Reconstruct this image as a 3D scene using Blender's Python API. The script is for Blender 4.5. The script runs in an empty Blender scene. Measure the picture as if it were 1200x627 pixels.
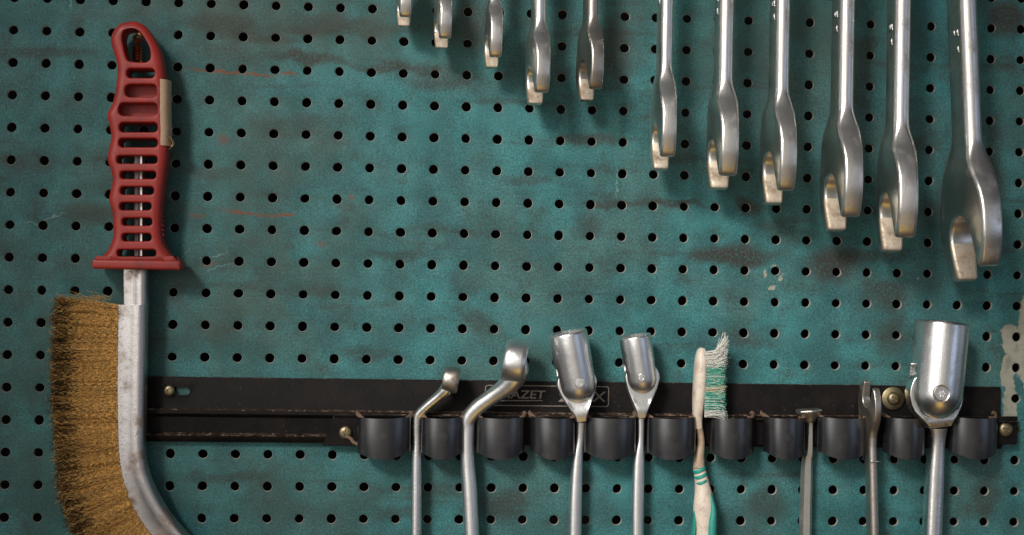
import bpy, bmesh, math, random
from mathutils import Vector, Matrix, noise
from mathutils.geometry import delaunay_2d_cdt
random.seed(7)
S = bpy.context.scene
COL = S.collection
PI = math.pi

# ------------------------------------------------------------------ camera
CAM = Vector((0.2318, -0.9669, -0.1471))
YAW, PITCH, ROLL, FPX = 0.0813, 0.0065, 0.0174, 1800.0
_f = Vector((math.sin(YAW)*math.cos(PITCH), math.cos(YAW)*math.cos(PITCH), math.sin(PITCH)))
_r0 = _f.cross(Vector((0, 0, 1))).normalized(); _u0 = _r0.cross(_f)
_r = _r0*math.cos(ROLL) + _u0*math.sin(ROLL)
_u = _u0*math.cos(ROLL) - _r0*math.sin(ROLL)
cd = bpy.data.cameras.new('camera'); cam = bpy.data.objects.new('camera', cd); COL.objects.link(cam)
M = Matrix.Identity(4)
for i in range(3):
    M[i][0], M[i][1], M[i][2], M[i][3] = _r[i], _u[i], -_f[i], CAM[i]
cam.matrix_world = M
cd.sensor_width = 36; cd.lens = 36*FPX/1200; cd.clip_start = 0.01; cd.clip_end = 50
cd.dof.use_dof = True; cd.dof.focus_distance = 0.945; cd.dof.aperture_fstop = 9.0
S.camera = cam
S.view_settings.view_transform = 'Standard'; S.view_settings.look = 'None'
S.view_settings.exposure = 0.12; S.view_settings.gamma = 1.0

def P(px, py, h=0.0):
    """point of the workshop that stands h metres in front of the board"""
    d = _f + _r*((px-600)/FPX) - _u*((py-313.5)/FPX)
    t = (-h - CAM.y)/d.y
    return CAM + d*t
PX = 0.00053   # metres per photo pixel near the board

# ------------------------------------------------------------------ world: dim workshop with windows out in front
W = bpy.data.worlds.new('World'); S.world = W; W.use_nodes = True
wn, wl = W.node_tree.nodes, W.node_tree.links
for n in list(wn): wn.remove(n)
out = wn.new('ShaderNodeOutputWorld'); bg = wn.new('ShaderNodeBackground'); wl.new(bg.outputs[0], out.inputs[0])
tc = wn.new('ShaderNodeTexCoord')
base = wn.new('ShaderNodeRGB'); base.outputs[0].default_value = (0.020, 0.021, 0.024, 1)
acc = base.outputs[0]
def lobe(d, p, c):
    global acc
    dv = Vector(d).normalized()
    a = wn.new('ShaderNodeVectorMath'); a.operation = 'DOT_PRODUCT'; wl.new(tc.outputs['Generated'], a.inputs[0]); a.inputs[1].default_value = dv
    b = wn.new('ShaderNodeMath'); b.operation = 'MAXIMUM'; wl.new(a.outputs['Value'], b.inputs[0]); b.inputs[1].default_value = 0
    q = wn.new('ShaderNodeMath'); q.operation = 'POWER'; wl.new(b.outputs[0], q.inputs[0]); q.inputs[1].default_value = p
    m = wn.new('ShaderNodeVectorMath'); m.operation = 'SCALE'; m.inputs[0].default_value = c; wl.new(q.outputs[0], m.inputs['Scale'])
    s = wn.new('ShaderNodeVectorMath'); s.operation = 'ADD'; wl.new(acc, s.inputs[0]); wl.new(m.outputs[0], s.inputs[1])
    acc = s.outputs[0]
lobe((-0.52, -0.82, 0.18), 30, (4.2, 4.1, 3.9))      # window front left
lobe((-0.95, -0.28, 0.0), 18, (0.5, 0.5, 0.5))     # pale wall to the left
lobe((0.66, -0.72, 0.06), 60, (0.9, 1.1, 1.5))     # bluish window front right
lobe((0.97, -0.22, 0.1), 26, (0.30, 0.34, 0.40))
lobe((-0.08, -0.98, 0.02), 9, (0.66, 0.63, 0.59))     # lit room straight ahead
lobe((0.1, -0.55, -0.83), 10, (0.16, 0.10, 0.05))     # warm floor
lobe((0.05, -0.74, -0.66), 70, (1.3, 0.8, 0.09))   # something yellow standing in the light
lobe((0.0, -0.5, 0.85), 8, (0.16, 0.16, 0.16))        # ceiling
wl.new(acc, bg.inputs[0]); bg.inputs[1].default_value = 0.74

# ------------------------------------------------------------------ key light
ld = bpy.data.lights.new('window_light', 'SPOT'); lo = bpy.data.objects.new('window_light', ld); COL.objects.link(lo)
tgt = P(710, 320, 0)
lo.location = tgt + Vector((-0.66, -1.15, 0.72))
lo.rotation_euler = (tgt-lo.location).to_track_quat('-Z', 'Y').to_euler()
ld.energy = 225; ld.color = (1.0, 0.97, 0.92); ld.shadow_soft_size = 0.27
ld.spot_size = math.radians(17); ld.spot_blend = 1.0

# ------------------------------------------------------------------ materials
def newmat(name):
    m = bpy.data.materials.new(name); m.use_nodes = True
    nt = m.node_tree; b = nt.nodes['Principled BSDF']
    return m, nt, b
class N:
    """tiny node helper"""
    def __init__(s, nt):
        s.nt = nt; s.n = nt.nodes; s.l = nt.links
        s.tc = s.n.new('ShaderNodeTexCoord')
        s.co = s.tc.outputs['Object']
    def _in(s, sock, v):
        if hasattr(v, 'is_output'): s.l.new(v, sock)
        else: sock.default_value = v
    def math(s, op, a, b=0.0, c=None, clamp=False):
        n = s.n.new('ShaderNodeMath'); n.operation = op; n.use_clamp = clamp
        s._in(n.inputs[0], a); s._in(n.inputs[1], b)
        if c is not None: s._in(n.inputs[2], c)
        return n.outputs[0]
    def vec(s, op, a, b):
        n = s.n.new('ShaderNodeVectorMath'); n.operation = op
        s._in(n.inputs[0], a); s._in(n.inputs[1], b)
        return n.outputs['Value'] if op in ('LENGTH', 'DISTANCE', 'DOT_PRODUCT') else n.outputs[0]
    def map(s, scale=(1, 1, 1), loc=(0, 0, 0), rot=(0, 0, 0), co=None):
        n = s.n.new('ShaderNodeMapping'); s.l.new(co or s.co, n.inputs[0])
        n.inputs['Scale'].default_value = scale; n.inputs['Location'].default_value = loc; n.inputs['Rotation'].default_value = rot
        return n.outputs[0]
    def noise(s, scale, det=4, rough=0.55, co=None, dist=0.0, col=False):
        n = s.n.new('ShaderNodeTexNoise'); n.inputs['Scale'].default_value = scale; n.inputs['Detail'].default_value = det
        n.inputs['Roughness'].default_value = rough; n.inputs['Distortion'].default_value = dist
        s.l.new(co or s.co, n.inputs['Vector'])
        return n.outputs['Color'] if col else n.outputs['Fac']
    def ss(s, v, a, b, t0=0.0, t1=1.0):
        n = s.n.new('ShaderNodeMapRange'); n.interpolation_type = 'SMOOTHSTEP'
        s._in(n.inputs[0], v); n.inputs[1].default_value = a; n.inputs[2].default_value = b
        n.inputs[3].default_value = t0; n.inputs[4].default_value = t1
        return n.outputs[0]
    def mix(s, f, a, b, mode='MIX'):
        n = s.n.new('ShaderNodeMix'); n.data_type = 'RGBA'; n.blend_type = mode
        s._in(n.inputs['Factor'], f)
        for sk, v in ((n.inputs[6], a), (n.inputs[7], b)):
            if isinstance(v, tuple): v = v+(1,) if len(v) == 3 else v
            s._in(sk, v)
        return n.outputs[2]
    def bump(s, h, strength, dist, b):
        n = s.n.new('ShaderNodeBump'); n.inputs['Strength'].default_value = strength; n.inputs['Distance'].default_value = dist
        s._in(n.inputs['Height'], h); s.l.new(n.outputs[0], b.inputs['Normal'])
        return n

def steel(name, col=(0.62, 0.60, 0.57), rough=(0.2, 0.38), dirt=0.35, dirtcol=(0.16, 0.12, 0.09), speck=0.5, brush=True):
    m, nt, b = newmat(name); k = N(nt)
    big = k.noise(60, 5, 0.6); fine = k.noise(900, 3, 0.6)
    d = k.math('MULTIPLY', k.ss(big, 0.5, 0.75), dirt)
    c = k.mix(d, col, dirtcol)
    sp = k.math('MULTIPLY', k.ss(k.noise(420, 4, 0.7), 0.63, 0.72), speck)
    c = k.mix(sp, c, (0.10, 0.075, 0.055))
    k.l.new(c, b.inputs['Base Color'])
    b.inputs['Metallic'].default_value = 1.0
    r = k.math('ADD', k.math('MULTIPLY', big, rough[1]-rough[0]), rough[0])
    r = k.math('ADD', r, k.math('MULTIPLY', d, 0.5)); r = k.math('ADD', r, k.math('MULTIPLY', sp, 0.3))
    k.l.new(r, b.inputs['Roughness'])
    br = k.noise(1.0, 3, 0.6, co=k.map((1600, 1600, 60)))
    h = k.math('ADD', k.math('MULTIPLY', fine, 0.6), k.math('MULTIPLY', br, 0.7 if brush else 0.1))
    h = k.math('ADD', h, k.math('MULTIPLY', k.noise(160, 2), 1.2))
    k.bump(h, 0.22, 0.0004, b)
    return m
def paint(name, col, rough=0.45, var=0.25, dirtcol=(0.05, 0.035, 0.025), dirt=0.4, bump=0.15, scale=80, spec=0.5):
    m, nt, b = newmat(name); k = N(nt)
    a = k.noise(scale, 6, 0.65)
    c = k.mix(k.math('MULTIPLY', k.ss(a, 0.45, 0.8), dirt), col, dirtcol)
    c = k.mix(k.math('MULTIPLY', k.ss(k.noise(scale*7, 3), 0.35, 0.7), var), c, tuple(x*1.5 for x in col))
    k.l.new(c, b.inputs['Base Color'])
    k.l.new(k.math('ADD', rough-0.08, k.math('MULTIPLY', a, 0.2)), b.inputs['Roughness'])
    b.inputs['Specular IOR Level'].default_value = spec
    k.bump(k.noise(scale*12, 3), bump, 0.0004, b)
    return m

M_STEEL = steel('forged chrome steel', col=(0.84, 0.81, 0.77), rough=(0.22, 0.38), dirt=0.50)
M_JAW = steel('worn bare jaw steel', col=(0.72, 0.62, 0.50), rough=(0.42, 0.62), dirt=0.6, dirtcol=(0.20, 0.13, 0.08), speck=0.9, brush=False)
M_OLD = steel('old tarnished steel', col=(0.50, 0.46, 0.41), rough=(0.28, 0.45), dirt=0.85, dirtcol=(0.15, 0.10, 0.07), speck=0.9)
M_SATIN = steel('satin chrome', col=(0.88, 0.87, 0.86), rough=(0.26, 0.38), dirt=0.12, speck=0.2)
M_CHROME = steel('bright chrome plate', col=(0.85, 0.84, 0.82), rough=(0.18, 0.32), dirt=0.25, speck=0.35)
M_KEY = steel('worn pale steel', col=(0.74, 0.70, 0.64), rough=(0.26, 0.42), dirt=0.6, speck=0.7)
M_DARKST = steel('brown tarnished steel', col=(0.60, 0.54, 0.48), rough=(0.28, 0.45), dirt=0.8, speck=0.9)
M_FRAME = steel('worn galvanised strip', col=(0.50, 0.47, 0.46), rough=(0.22, 0.44), dirt=0.95, dirtcol=(0.26, 0.155, 0.10), speck=0.7)
M_ZINC = steel('yellow zinc screw', col=(0.33, 0.27, 0.16), rough=(0.38, 0.55), dirt=0.8, speck=0.6)
def wiremat(name, col, met, rough):
    m, nt, b = newmat(name); k = N(nt)
    c = k.mix(k.ss(k.noise(900, 3, 0.7), 0.40, 0.66), col, tuple(x*0.5 for x in col))
    k.l.new(c, b.inputs['Base Color']); b.inputs['Metallic'].default_value = met; b.inputs['Roughness'].default_value = rough
    return m
M_BRASS = [wiremat('straw brass wire', (0.92, 0.58, 0.20), 0.15, 0.42), wiremat('brown brass wire', (0.50, 0.28, 0.09), 0.4, 0.45), wiremat('pale brass wire', (1.0, 0.70, 0.30), 0.3, 0.25), wiremat('dirty dark wire', (0.07, 0.045, 0.025), 0.3, 0.5)]
M_COPPER = steel('rusty hook wire', col=(0.40, 0.18, 0.07), rough=(0.3, 0.5), dirt=0.8, speck=0.8)
M_RED = paint('red moulded plastic', (0.33, 0.024, 0.017), rough=0.46, dirt=0.75, dirtcol=(0.085, 0.02, 0.018), bump=0.12, var=0.12, scale=55)
M_TAPE = paint('cream tape', (0.48, 0.33, 0.22), rough=0.7, dirt=0.35, dirtcol=(0.22, 0.13, 0.08))
M_CREAM = paint('cream toothbrush plastic', (0.70, 0.60, 0.50), rough=0.4, dirt=0.75, dirtcol=(0.30, 0.17, 0.11), scale=140)
M_STAIN = paint('stained plastic', (0.42, 0.31, 0.22), rough=0.5, dirt=0.9, dirtcol=(0.14, 0.08, 0.05), scale=180)
M_GREEN = paint('green rubber grip', (0.03, 0.30, 0.24), rough=0.45, dirt=0.25, scale=140)
M_BLACKC = paint('black spring clip', (0.009, 0.009, 0.011), rough=0.20, dirt=0.5, dirtcol=(0.05, 0.04, 0.032), var=0.35, scale=110, spec=1.0)
M_RUST = paint('rusty clip edge', (0.16, 0.095, 0.06), rough=0.75, dirt=0.6, scale=260)
M_INK = paint('pale printed ink', (0.22, 0.19, 0.15), rough=0.6, dirt=0.8, scale=300)
M_WALL = paint('dark wall', (0.012, 0.012, 0.012), rough=0.9)
M_HOLE = paint('bare hole edge', (0.40, 0.38, 0.34), rough=0.6, dirt=0.6, scale=200)

def rail_mat():
    m, nt, b = newmat('black enamelled rail'); k = N(nt)
    a = k.noise(45, 7, 0.65); s = k.ss(k.noise(700, 3, 0.6), 0.66, 0.74)
    c = k.mix(k.ss(a, 0.42, 0.75), (0.005, 0.0042, 0.0042), (0.015, 0.010, 0.0085)); b.inputs['Specular IOR Level'].default_value = 0.14
    c = k.mix(k.math('MULTIPLY', s, 0.55), c, (0.16, 0.10, 0.07))
    # dust lies on faces that look up
    g = k.n.new('ShaderNodeNewGeometry'); sep = k.n.new('ShaderNodeSeparateXYZ'); k.l.new(g.outputs['Normal'], sep.inputs[0])
    du = k.math('MULTIPLY', k.ss(sep.outputs[2], 0.45, 0.9), k.ss(k.noise(150, 5, 0.7), 0.25, 0.6))
    c = k.mix(k.math('MULTIPLY', du, 0.75), c, k.mix(k.ss(k.noise(260, 4, 0.7), 0.50, 0.62), (0.075, 0.045, 0.032), (0.42, 0.30, 0.22)))
    k.l.new(c, b.inputs['Base Color'])
    k.l.new(k.math('ADD', 0.38, k.math('MULTIPLY', a, 0.3)), b.inputs['Roughness'])
    k.bump(k.math('ADD', k.noise(500, 4), k.math('MULTIPLY', s, 1.5)), 0.25, 0.0005, b)
    return m
M_RAIL = rail_mat()

def board_mat():
    m, nt, b = newmat('worn teal board paint'); k = N(nt)
    co = k.co
    warp = k.vec('MULTIPLY', k.vec('SUBTRACT', k.noise(55, 4, co=co, col=True), (0.5, 0.5, 0.5)), (0.016, 0, 0.016))
    wco = k.vec('ADD', co, warp)
    warp2 = k.vec('MULTIPLY', k.vec('SUBTRACT', k.noise(260, 4, co=co, col=True), (0.5, 0.5, 0.5)), (0.006, 0, 0.006))
    wco2 = k.vec('ADD', co, warp2)
    teal, teal2 = (0.024, 0.104, 0.108), (0.038, 0.180, 0.188)
    c = k.mix(k.ss(k.noise(28, 6, 0.62), 0.38, 0.66), teal, teal2)
    # greyed older paint
    c = k.mix(k.math('MULTIPLY', k.ss(k.noise(11, 6, 0.6), 0.42, 0.68), 0.50), c, (0.055, 0.088, 0.076))
    # fine grain
    gr = k.noise(760, 4, 0.75)
    c = k.mix(k.ss(gr, 0.42, 0.66, 0.0, 0.65), c, k.mix(1.0, c, (2.9, 1.9, 1.8), 'MULTIPLY'))
    c = k.mix(k.ss(k.noise(820, 5, 0.8), 0.52, 0.63, 0.0, 0.85), c, (0.014, 0.036, 0.036))
    # grime mottles and horizontal smears
    g1 = k.ss(k.noise(42, 8, 0.7), 0.52, 0.68)
    g1b = k.ss(k.noise(700, 3, 0.7), 0.34, 0.60)
    c = k.mix(k.math('MULTIPLY', k.math('MULTIPLY', g1, g1b), 0.72), c, (0.045, 0.038, 0.028))
    g2 = k.ss(k.noise(1.0, 7, 0.68, co=k.map((9, 1, 62))), 0.53, 0.68)
    c = k.mix(k.math('MULTIPLY', k.math('MULTIPLY', g2, k.ss(k.noise(500, 4, 0.7), 0.3, 0.6)), 0.7), c, (0.040, 0.033, 0.025))
    g3 = k.ss(k.noise(1.0, 6, 0.65, co=k.map((60, 1, 14), loc=(3, 0, 9))), 0.58, 0.74)
    c = k.mix(k.math('MULTIPLY', g3, 0.35), c, (0.05, 0.19, 0.195))
    # separate dark specks
    c = k.mix(k.ss(k.noise(330, 2, 0.5), 0.735, 0.77, 0, 0.9), c, (0.03, 0.03, 0.025))
    def ell(px, py, rx, ry, ang=0.0, soft=0.55, src=None, power=1.0):
        p = P(px, py)
        q = k.vec('SUBTRACT', src or wco, (p.x, p.y, p.z))
        q = k.map(rot=(0, -ang, 0), co=q)
        q = k.vec('MULTIPLY', q, (1/(rx*PX), 0, 1/(ry*PX)))
        return k.ss(k.vec('LENGTH', q, (0, 0, 0)), 1.0, soft, 0, power)
    # smears of grime where the photo has them
    gcol = (0.040, 0.034, 0.028)
    grain = k.ss(k.noise(620, 4, 0.75), 0.30, 0.55)
    for (x, y, rx, ry, a, pw) in [(860, 300, 75, 14, 0, .85), (975, 312, 50, 24, 0, .8), (1040, 345, 40, 26, .3, .75), (790, 240, 60, 6, 0, .7), (712, 240, 50, 4, 0, .6),
              (1010, 300, 75, 11, 0, .6), (877, 242, 22, 10, .4, .8), (360, 70, 60, 9, 0.05, .8), (260, 28, 70, 14, .1, .7), (470, 80, 90, 7, 0.05, .7), (600, 120, 70, 5, 0, .6),
              (690, 163, 60, 9, 0, .6), (400, 30, 90, 16, 0, .6), (560, 375, 40, 12, .5, .45), (545, 330, 30, 20, 0, .45), (690, 265, 22, 18, 0, .5), (1110, 250, 60, 30, 0, .5),
              (1160, 210, 40, 25, 0, .6), (1165, 180, 14, 60, 0, .5), (680, 555, 26, 10, .2, .6), (1155, 585, 22, 28, 0, .55), (340, 150, 60, 18, 0, .45), (430, 415, 50, 10, 0, .5),
              (90, 375, 55, 10, 0, .6), (120, 250, 60, 14, 0, .5), (1180, 20, 30, 30, 0, .8), (880, 395, 70, 14, 0, .5), (1045, 395, 26, 22, 0, .5), (300, 45, 60, 7, 0.05, .7), (520, 95, 60, 9, 0, .6), (60, 60, 70, 10, 0, .6), (30, 190, 50, 12, 0, .5), (250, 200, 50, 10, 0, .45), (470, 300, 60, 8, 0, .5), (380, 340, 60, 10, 0, .45), (620, 210, 50, 7, 0, .5), (900, 60, 26, 60, 0, .5), (1010, 90, 18, 60, 0, .5), (260, 560, 70, 8, 0, .5), (470, 600, 40, 10, 0, .5), (590, 590, 40, 26, 0, .6), (900, 590, 30, 22, 0, .5), (720, 60, 26, 50, 0, .6), (560, 30, 40, 40, 0, .6)]:
        f = k.math('MULTIPLY', ell(x, y, rx*1.1, ry*1.25, a, 0.3, power=min(1.0, pw*1.2)), grain)
        c = k.mix(f, c, gcol)
    # greasy olive film of old dirt; around the brush pad it paints in shade
    film = k.ss(k.noise(26, 6, 0.7), 0.30, 0.62)
    for (x, y, rx, ry, pw) in [(250, 270, 330, 260, .52), (350, 20, 420, 90, .6), (60, 480, 120, 220, .5), (900, 40, 330, 90, .45), (330, 570, 260, 70, .35)]:
        c = k.mix(k.math('MULTIPLY', ell(x, y, rx, ry, 0, 0.25, power=pw), film), c, (0.060, 0.078, 0.060))
    # cleaner bluish paint
    for (x, y, rx, ry, pw) in [(640, 390, 60, 30, .4), (500, 60, 60, 26, .35), (590, 135, 50, 30, .35), (820, 260, 50, 16, .4), (730, 575, 26, 40, .5), (920, 390, 60, 22, .35), (490, 150, 40, 40, .35)]:
        c = k.mix(ell(x, y, rx, ry, 0, 0.1, power=pw), c, (0.050, 0.225, 0.235))
    # rust streaks
    rust = (0.165, 0.070, 0.038)
    for (x, y, rx, ry, a, pw) in [(270, 85, 80, 2.4, 0.05, 1), (338, 86, 14, 2.6, .1, .9), (290, 250, 44, 2.8, .12, .9), (333, 252, 20, 3.2, -.1, .9), (230, 253, 16, 5, 0, .5), (262, 163, 9, 9, 0, .5),
              (412, 231, 5, 5, 0, .6), (376, 285, 7, 7, 0, .4), (245, 310, 12, 2.2, -.3, .8)]:
        c = k.mix(ell(x, y, rx, ry, a, 0.3, src=wco2, power=pw), c, rust)
    # pale scratches
    for (x, y, rx, ry, a) in [(260, 312, 34, 1.0, -.35), (215, 300, 26, 0.8, -.9), (250, 300, 24, 0.7, -.25), (723, 215, 0.8, 30, 0), (83, 5, 1.6, 9, 0), (60, 255, 26, 1.0, -.4), (40, 262, 22, 1.0, .2), (1180, 405, 24, 0.9, 0)]:
        c = k.mix(ell(x, y, rx, ry, a, 0.2, src=wco2, power=.55), c, (0.22, 0.36, 0.34))
    # flaked patch of pale undercoat down the right side, and small chips
    pale = (0.36, 0.34, 0.27)
    pm = None
    for (x, y, rx, ry, a) in [(1183, 480, 9, 46, .0), (1182, 432, 10, 26, .2), (1187, 402, 14, 26, -.35), (1200, 400, 12, 48, .1), (1206, 370, 14, 30, 0), (1204, 430, 9, 34, 0), (1188, 408, 12, 12, 0)]:
        e = ell(x, y, rx, ry, a, 0.86, src=wco2)
        pm = e if pm is None else k.math('MAXIMUM', pm, e)
    for (x, y, rx, ry, a) in [(896.5, 321, 2.6, 5, .2), (904.5, 338, 5, 2.8, -.2), (915, 325, 2, 6, .5), (906, 311, 3.5, 1.2, -.6), (848, 394, 1.5, 5, .3), (1076, 327, 2, 2, 0)]:
        pm = k.math('MAXIMUM', pm, ell(x, y, rx, ry, a, 0.7, src=wco2))
    pc = k.mix(k.ss(k.noise(160, 5, 0.7), 0.45, 0.7), pale, (0.20, 0.21, 0.17))
    c = k.mix(k.math('MULTIPLY', pm, 0.92), c, pc)
    k.l.new(c, b.inputs['Base Color'])
    k.l.new(k.math('ADD', 0.46, k.math('MULTIPLY', k.noise(90, 5), 0.22)), b.inputs['Roughness'])
    b.inputs['Specular IOR Level'].default_value = 0.25
    h = k.math('ADD', k.math('MULTIPLY', k.noise(700, 3, 0.65), 1.6), k.math('MULTIPLY', pm, -1.2))
    h = k.math('ADD', h, k.math('MULTIPLY', k.noise(60, 2), 2.0))
    k.bump(h, 0.30, 0.0004, b)
    return m
M_BOARD = board_mat()

# ------------------------------------------------------------------ mesh helpers
def obj(name, bm, mats, parent=None, smooth=True, loc=None):
    """links bm as ONE mesh object; its coordinates are local to parent"""
    me = bpy.data.meshes.new(name)
    bmesh.ops.recalc_face_normals(bm, faces=bm.faces[:])
    bm.to_mesh(me); bm.free()
    if not isinstance(mats, (list, tuple)): mats = [mats]
    for m in mats: me.materials.append(m)
    o = bpy.data.objects.new(name, me); COL.objects.link(o)
    if smooth:
        for p in me.polygons: p.use_smooth = True
        me.set_sharp_from_angle(angle=math.radians(38))
    if parent: o.parent = parent
    if loc is not None: o.location = loc
    return o
def tag(o, label=None, cat=None, group=None, kind=None):
    if label: o['label'] = label
    if cat: o['category'] = cat
    if group: o['group'] = group
    if kind: o['kind'] = kind
    return o
def thing(name, label, cat, loc=(0, 0, 0), group=None, rot=None):
    o = bpy.data.objects.new(name, None); COL.objects.link(o); o.location = loc
    o.empty_display_size = 0.01
    if rot is not None: o.rotation_euler = rot
    return tag(o, label, cat, group)
def box(bm, x0, x1, y0, y1, z0, z1, mi=0):
    v = [bm.verts.new((x, y, z)) for x in (x0, x1) for y in (y0, y1) for z in (z0, z1)]
    for q in ((0, 1, 3, 2), (4, 6, 7, 5), (0, 4, 5, 1), (2, 3, 7, 6), (0, 2, 6, 4), (1, 5, 7, 3)):
        f = bm.faces.new([v[i] for i in q]); f.material_index = mi
def bevel(bm, w, seg=2):
    bmesh.ops.bevel(bm, geom=bm.edges[:], offset=w, segments=seg, affect='EDGES', profile=0.6)
def catmull(pts, n=8, closed=False):
    pts = [Vector(p) for p in pts]; o = []; L = len(pts)
    rng = range(L) if closed else range(L-1)
    for i in rng:
        if closed: a, b, c, d = pts[i-1], pts[i], pts[(i+1) % L], pts[(i+2) % L]
        else: a, b, c, d = pts[max(i-1, 0)], pts[i], pts[i+1], pts[min(i+2, L-1)]
        for k in range(n):
            t = k/n
            o.append(0.5*((2*b)+(c-a)*t+(2*a-5*b+4*c-d)*t*t+(3*b-a-3*c+d)*t*t*t))
    if not closed: o.append(pts[-1].copy())
    return o
def sweep(bm, pts, rad, seg=16, ref=Vector((0, 1, 0)), cap=True, mi=0, sup=2.0):
    """pts: centres; rad: (ra, rb) per point; ra across, rb along ref (depth)"""
    rings = []
    n = len(pts)
    for i, p in enumerate(pts):
        t = (pts[min(i+1, n-1)]-pts[max(i-1, 0)]).normalized()
        a = t.cross(ref).normalized(); b = a.cross(t).normalized()
        ra, rb = rad[i]
        ring = []
        for k in range(seg):
            th = 2*PI*k/seg; cs, sn = math.cos(th), math.sin(th)
            cs = math.copysign(abs(cs)**(2/sup), cs); sn = math.copysign(abs(sn)**(2/sup), sn)
            ring.append(bm.verts.new(p+a*ra*cs+b*rb*sn))
        rings.append(ring)
    for i in range(n-1):
        for k in range(seg):
            f = bm.faces.new((rings[i][k], rings[i][(k+1) % seg], rings[i+1][(k+1) % seg], rings[i+1][k])); f.material_index = mi
    if cap:
        bm.faces.new(rings[0][::-1]).material_index = mi; bm.faces.new(rings[-1]).material_index = mi
    return rings
def lathe(bm, prof, axis=Vector((0, 0, 1)), origin=Vector((0, 0, 0)), seg=40, xf=None, rfun=None, mi=0):
    """prof: list of (r, t) along axis"""
    axis = axis.normalized(); a = axis.orthogonal().normalized(); b = axis.cross(a)
    rings = []
    for j, (r, t) in enumerate(prof):
        if r < 1e-7: rings.append([bm.verts.new(origin+axis*t)]); continue
        ring = []
        for k in range(seg):
            th = 2*PI*k/seg
            rr = rfun(j, th, r) if rfun else r
            ring.append(bm.verts.new(origin+axis*t+(a*math.cos(th)+b*math.sin(th))*rr))
        rings.append(ring)
    for i in range(len(rings)-1):
        A, B = rings[i], rings[i+1]
        for k in range(seg):
            if len(A) == 1 and len(B) == 1: continue
            if len(A) == 1: f = bm.faces.new((A[0], B[k], B[(k+1) % seg]))
            elif len(B) == 1: f = bm.faces.new((A[k], A[(k+1) % seg], B[0]))
            else: f = bm.faces.new((A[k], A[(k+1) % seg], B[(k+1) % seg], B[k]))
            f.material_index = mi
def boolean(o, cutbm):
    me = bpy.data.meshes.new('cut'); bmesh.ops.recalc_face_normals(cutbm, faces=cutbm.faces[:]); cutbm.to_mesh(me); cutbm.free()
    c = bpy.data.objects.new('cut', me); COL.objects.link(c)
    md = o.modifiers.new('b', 'BOOLEAN'); md.object = c; md.operation = 'DIFFERENCE'; md.solver = 'EXACT'
    par = o.parent; o.parent = None
    bpy.context.view_layer.update()
    dg = bpy.context.evaluated_depsgraph_get()
    new = bpy.data.meshes.new_from_object(o.evaluated_get(dg))
    o.modifiers.clear(); o.data = new; o.parent = par
    for p in new.polygons: p.use_smooth = True
    new.set_sharp_from_angle(angle=math.radians(35))
    bpy.data.objects.remove(c)
def area2(p):
    return sum(p[i-1][0]*p[i][1]-p[i][0]*p[i-1][1] for i in range(len(p)))/2
def inset(poly, dist):
    """moves each point of a ccw polygon inward by dist[i]"""
    n = len(poly); o = []
    for i in range(n):
        a, b, c = poly[i-1], poly[i], poly[(i+1) % n]
        e1 = (b-a); e2 = (c-b)
        n1 = Vector((-e1.y, e1.x)); n2 = Vector((-e2.y, e2.x))
        if n1.length > 0: n1.normalize()
        if n2.length > 0: n2.normalize()
        m = (n1+n2)
        if m.length < 1e-6: m = n1
        m.normalize(); s = 1/max(0.5, m.dot(n1))
        o.append(b+m*dist[i]*s)
    return o
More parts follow.
